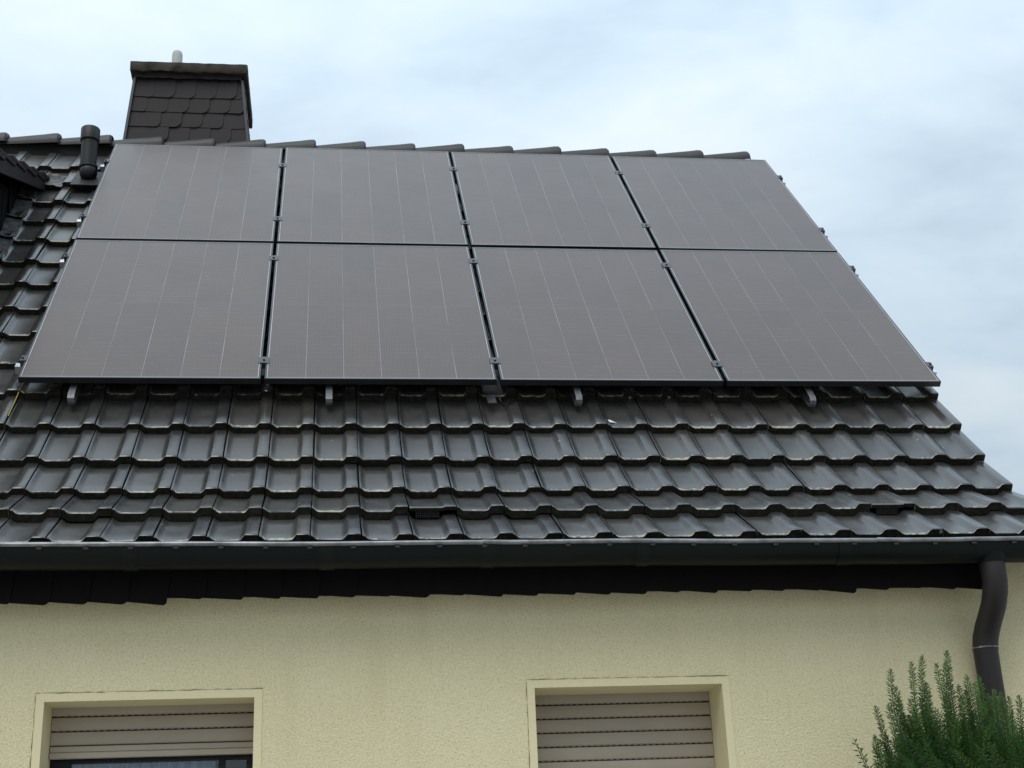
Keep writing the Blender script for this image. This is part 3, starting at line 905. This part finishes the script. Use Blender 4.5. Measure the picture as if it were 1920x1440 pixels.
BACK = mesh_from(bm, 'backsheet'); BACK.materials.append(M_BACK)
bm = bmesh.new()
w = .0028
add_box(bm, FW, FW + w, FW, PH - FW, -.0032, .0008); add_box(bm, PW - FW - w, PW - FW, FW, PH - FW, -.0032, .0008)
add_box(bm, FW + w, PW - FW - w, FW, FW + w, -.0032, .0008); add_box(bm, FW + w, PW - FW - w, PH - FW - w, PH - FW, -.0032, .0008)
EDGE_LINE = mesh_from(bm, 'edge_line'); EDGE_LINE.materials.append(M_EDGE_LINE)
NC = 6
cgap = .0022
cx0 = FW + w + .0005; cw_ = (PW - 2 * cx0 - (NC - 1) * cgap) / NC
ch_ = (PH - 2 * cx0 - .0016) / 2
bm = bmesh.new(); add_box(bm, 0, cw_, 0, ch_, -.0030, -.0008)
CELL = mesh_from(bm, 'cell_string'); CELL.materials.append(M_CELL)
rp = random.Random(17)
for (i, j), lab in panel_labels.items():
    u0 = i * (PW + PG); v0 = j * (PH + PGV)
    rt_ = (PITCH + rp.gauss(0, .0012), rp.gauss(0, .0012), 0)
    P = empty('solar_panel', lab, 'solar panel', roof_pt(u0, v0, 0), rt_, 'solar panels on the roof')
    for nm, me in (('frame', FRAME), ('backsheet', BACK), ('edge_line', EDGE_LINE)):
        o = bpy.data.objects.new(nm, me); col.objects.link(o); o.parent = P
    for c in range(NC):
        for h in range(2):
            o = bpy.data.objects.new('cell_string', CELL); col.objects.link(o); o.parent = P
            o.location = (cx0 + c * (cw_ + cgap), cx0 + h * (ch_ + .0016), 0)

# ------------------------------------------------------------------ mounting rails, clamps, hooks
rail_v = [.190, 1.463, 2.075, 3.051]
rail_lab = ['lowest aluminium mounting rail, under the lower solar panels, with four silver roof hooks',
            'aluminium mounting rail under the top of the lower row of solar panels',
            'aluminium mounting rail under the bottom of the upper row of solar panels',
            'topmost aluminium mounting rail, ending beside the black vent pipe']
ua, ub = -.050, 4.596 + .050
bm = bmesh.new()
add_box(bm, ua, ub, -.019, .019, -.072, -.0315)
RAIL = mesh_from(bm, 'rail_profile'); RAIL.materials.append(M_ALU)
bm = bmesh.new()
add_box(bm, -.026, .026, -.030, .030, .0025, .0055, bev=.001)
add_box(bm, -.0085, .0085, -.028, .028, -.030, .0025)
add_tube(bm, [(0, 0, .0045), (0, 0, .0125)], .0065, 8)
add_box(bm, -.013, .013, .032, .042, -.02, .002)
MID = mesh_from(bm, 'mid_clamp'); MID.materials.append(M_CLAMP)
bm = bmesh.new()
add_box(bm, -.010, .022, -.026, .026, .0025, .0065, bev=.0012)
add_box(bm, .003, .022, -.026, .026, -.030, .0025)
add_tube(bm, [(.012, 0, .006), (.012, 0, .014)], .0065, 8)
END = mesh_from(bm, 'end_clamp'); END.materials.append(M_CLAMP)
# strap hook: polyline (v, n) swept 32 mm wide
hp = [(.02, -.052), (-.19, -.050), (-.262, -.054), (-.276, -.064), (-.280, -.080), (-.276, -.094), (-.262, -.101), (-.05, -.120), (.02, -.124)]
bm = bmesh.new()
th = .003
for (a, b) in zip(hp, hp[1:]):
    d = Vector((0, b[0] - a[0], b[1] - a[1])).normalized(); nn = Vector((0, -d.z, d.y)) * th
    A = Vector((0, *a)); B = Vector((0, *b))
    q = []
    for xx in (-.016, .016):
        for pnt in (A - nn - d * .0006, A + nn - d * .0006, B + nn + d * .0006, B - nn + d * .0006): q.append(bm.verts.new(pnt + Vector((xx, 0, 0))))
    bm.faces.new(q[:4]); bm.faces.new(q[4:][::-1])
    for i in range(4): bm.faces.new((q[i], q[(i + 1) % 4], q[4 + (i + 1) % 4], q[4 + i]))
HOOK = mesh_from(bm, 'roof_hook'); HOOK.materials.append(M_STEEL)
for r, rv in enumerate(rail_v):
    P = empty('mounting_rail', rail_lab[r], 'mounting rail', roof_pt(0, rv, 0), (PITCH, 0, 0), 'mounting rails of the solar panels')
    o = bpy.data.objects.new('rail_profile', RAIL); col.objects.link(o); o.parent = P
    for i in range(1, 4):
        o = bpy.data.objects.new('mid_clamp', MID); col.objects.link(o); o.parent = P
        o.location = (i * (PW + PG) - PG / 2, rp.uniform(-.01, .01), 0)
    for s, u in ((1, 4 * PW + 3 * PG), (-1, 0)):
        o = bpy.data.objects.new('end_clamp', END); col.objects.link(o); o.parent = P
        o.location = (u, 0, 0)
        if s < 0: o.rotation_euler = (0, 0, math.pi)
    for u in (.252, 1.465, 2.694, 3.895):
        o = bpy.data.objects.new('roof_hook', HOOK); col.objects.link(o); o.parent = P
        o.location = (u, 0, 0)
# black cable and grey connector hanging in the gap under the panels
bm = bmesh.new()
cpts = [roof_pt(2.285, .25, -.05), roof_pt(2.29, .12, -.045), roof_pt(2.30, .03, -.06), roof_pt(2.305, -.05, -.085), roof_pt(2.32, -.08, -.105), roof_pt(2.40, .02, -.118)]
add_tube(bm, cpts, .0045, 8)
cb = link('cable', mesh_from(bm, 'cable', 60), M_BLACKPL)
cb['label'] = 'thin black cable hanging below the middle gap of the lower solar panels'; cb['category'] = 'cable'
bm = bmesh.new(); add_box(bm, -.022, .022, -.04, .04, -.006, .006, bev=.003)
link('cable_connector', mesh_from(bm, 'cable_connector'), M_CLAMP, cb, roof_pt(2.262, -.045, -.088), (PITCH - .1, 0, .05))

# ------------------------------------------------------------------ straw and feather lying on the tiles
v, f = [], []
for k in range(9):
    t = k / 8
    c = roof_pt(-.012 + .004 * math.sin(t * 4), .035 - .235 * t, OFF + .012 + .010 * math.sin(t * 3))
    v += [tuple(c + Vector((-.0022, 0, 0))), tuple(c + Vector((.0022, 0, 0))), tuple(c + Vector((0, -.002, .003)))]
for k in range(8):
    for a, b in ((0, 1), (1, 2), (2, 0)): f.append((3 * k + a, 3 * k + b, 3 * k + 3 + b, 3 * k + 3 + a))
so = link('straw', pymesh('straw', v, f), M_STRAW)
so['label'] = 'yellow straw lying in a tile joint below the lower left solar panel'; so['category'] = 'straw'
v, f = [], []
for k in range(9):
    t = k / 8; wd_ = .011 * math.sin(math.pi * min(1, t * 1.05 + .04)) + .0008
    c = roof_pt(2.795 + .066 * t, -.205 - .018 * t - .01 * t * t, OFF - .004 + .006 * math.sin(t * 3))
    n_ = (roof_pt(0, 1, 0) - roof_pt(0, 0, 0)) * wd_
    v += [tuple(c - n_), tuple(c + Vector((0, -.002, .002))), tuple(c + n_)]
for k in range(8):
    for a in (0, 1): f.append((3 * k + a, 3 * k + a + 1, 3 * k + 4 + a, 3 * k + 3 + a))
fo = link('feather', pymesh('feather', v, f, 60), M_FEATHER)
fo['label'] = 'small pale feather lying on a tile under the third lower solar panel'; fo['category'] = 'feather'

# ------------------------------------------------------------------ yew in front of the wall
ry = random.Random(31)
yew = empty('yew_bush', 'dark green yew with upright needled shoots in front of the downpipe', 'bush', (3.98, -1.32, 0))
YO = Vector((3.98, -1.32, 0))
bm = bmesh.new()
add_tube(bm, [(0, 0, 0), (.01, .01, .5), (0, 0, 1.0), (.02, 0, 1.5)], [.06, .055, .045, .025], 10)
for k in range(16):
    a = ry.uniform(0, 6.28); z = ry.uniform(.5, 1.4); rad = ry.uniform(.15, .4)
    add_tube(bm, [(0, 0, z), (math.cos(a) * rad * .5, math.sin(a) * rad * .5, z + .3), (math.cos(a) * rad, math.sin(a) * rad * .8, z + .75)], [.02, .015, .006], 6)
link('trunk', mesh_from(bm, 'trunk', 60), M_BARK, yew)
def shoot(base, tip, V, F, SV, SF, step=.0016, nl=.0235, nwid=.0046, spread=1.0, young=0.0):
    base, tip = Vector(base), Vector(tip)
    ln = (tip - base).length
    bend = Vector((ry.gauss(0, .007), ry.gauss(0, .007), 0)) * min(1, ln * 4)
    def P(t): return base.lerp(tip, t) + bend * math.sin(math.pi * t)
    # stem
    ns = 5; b0 = len(SV)
    for k in range(ns + 1):
        t = k / ns; c = P(t); r = .0032 * (1 - .65 * t)
        for q in range(3):
            a = q * 2.094; SV.append(tuple(c + Vector((math.cos(a) * r, math.sin(a) * r, 0))))
    for k in range(ns):
        for q in range(3): SF.append((b0 + 3 * k + q, b0 + 3 * k + (q + 1) % 3, b0 + 3 * k + 3 + (q + 1) % 3, b0 + 3 * k + 3 + q))
    d = (tip - base).normalized()
    A = d.cross(Vector((.3, 1, .1))).normalized(); B = d.cross(A)
    n = int(ln / step); ang = ry.uniform(0, 6)
    for k in range(n):
        t = (k + .5) / n
        if ry.random() < .06: continue
        ang += 2.4 + ry.gauss(0, .15)
        c = P(t)
        out = A * math.cos(ang) + B * math.sin(ang)
        near = max(0, 1 - (1 - t) * ln / .03)
        e = .60 + .5 * near + ry.gauss(0, .14)
        dirn = (out * math.cos(e) * spread + d * math.sin(e)).normalized()
        L_ = nl * ry.uniform(.78, 1.15) * (1 - .45 * near)
        side = dirn.cross(out.cross(dirn) + Vector((0, 0, .001))).normalized() * nwid * .5
        if side.length < 1e-5: side = A * nwid * .5
        mid = c + dirn * L_ * .5 + Vector((0, 0, -.001)); end = c + dirn * L_ + Vector((0, 0, -.003))
        b1 = len(V)
        V += [tuple(c), tuple(mid + side), tuple(end), tuple(mid - side)]
        F.append((b1, b1 + 1, b1 + 2, b1 + 3))
def make_shoot_obj(base, tip, young):
    V, F, SV, SF = [], [], [], []
    shoot(base, tip, V, F, SV, SF)
    nv = len(V)
    me = pymesh('shoot', V + SV, F + [tuple(nv + i for i in q) for q in SF])
    me.materials.append(M_NEEDLE2 if young else M_NEEDLE); me.materials.append(M_STEM)
    me.materials.append(M_NEEDLE2)
    for p in me.polygons[len(F):]: p.material_index = 1
    for p in me.polygons[:len(F)]:
        if p.center.z > tip[2] - .07 * ry.uniform(.5, 1.2): p.material_index = 2
    return link('shoot', me, None, yew)
tops = [(3.472, 2.215), (3.482, 2.19), (3.550, 2.448), (3.575, 2.39), (3.605, 2.36), (3.638, 2.476), (3.674, 2.493), (3.690, 2.40), (3.734, 2.468), (3.772, 2.511), (3.799, 2.483),
        (3.820, 2.39), (3.853, 2.421), (3.700, 2.38), (3.935, 2.432), (3.90, 2.40), (3.96, 2.37), (3.99, 2.36), (4.024, 2.345), (4.05, 2.345), (4.08, 2.33), (3.62, 2.34), (3.76, 2.36), (4.11, 2.30), (4.16, 2.29), (4.22, 2.27)]
tops += [(3.52 + .66 * q / 17 + ry.gauss(0, .012), 2.27 + ry.uniform(0, .11) - (.05 if q < 2 else 0)) for q in range(18)]
for (tx, tz) in tops:
    yy = -1.35 + ry.uniform(-.06, .06)
    ln = ry.uniform(.24, .36)
    make_shoot_obj(Vector((tx + ry.gauss(0, .012) + (3.9 - tx) * .02, yy + ry.gauss(0, .02), tz - ln)) - YO, Vector((tx, yy, tz)) - YO, tx > 3.92 or ry.random() < .25)
# outline of the bush: height of the crown over x
def crown(x):
    pts = [(3.40, 1.7), (3.47, 2.08), (3.55, 2.22), (3.62, 2.30), (3.70, 2.32), (3.80, 2.30), (3.9, 2.31), (4.0, 2.29), (4.1, 2.25), (4.3, 2.20), (4.5, 2.0), (4.6, 1.6)]
    for (a, za), (b, zb_) in zip(pts, pts[1:]):
        if a <= x <= b: return za + (zb_ - za) * (x - a) / (b - a)
    return 1.5
V, F, SV, SF = [], [], [], []
V2, F2 = [], []
for k in range(760):
    x = ry.uniform(3.54, 4.52); cxn = (x - 3.98) / .56
    half = .34 * math.sqrt(max(.05, 1 - cxn * cxn))
    y = -1.32 + ry.uniform(-half, half * .9)
    zt_ = crown(x) - ((y + 1.32) / .4) ** 2 * .22 - abs(ry.gauss(0, .16))
    ln = ry.uniform(.12, .26)
    lean = Vector(((x - 3.98) * .25 + ry.gauss(0, .05), (y + 1.32) * .35 + ry.gauss(0, .05), 0))
    tgt = (V2, F2) if ry.random() < .3 else (V, F)
    shoot(Vector((x, y, zt_ - ln)) - lean * .5 - YO, Vector((x, y, zt_)) + lean * .25 - YO, tgt[0], tgt[1], SV, SF, step=.0024, nwid=.0042)
# lower and inner growth down to the ground, coarser
for k in range(1100):
    a = ry.uniform(0, 6.28); z = ry.uniform(.12, 2.0); rad = ry.uniform(.25, .56) * (1 if z > .5 else .8)
    c = Vector((math.cos(a) * rad, math.sin(a) * rad * .72, z))
    tipv = c + Vector((math.cos(a) * .08, math.sin(a) * .06, ry.uniform(.12, .25)))
    shoot(c, tipv, V, F, SV, SF, step=.008, nl=.028, nwid=.006)
def stuff(name, V, F, m):
    o = link(name, pymesh(name, V, F), m, yew); o['kind'] = 'stuff'
stuff('foliage', V, F, M_NEEDLE); stuff('young_foliage', V2, F2, M_NEEDLE2); stuff('twigs', SV, SF, M_STEM)
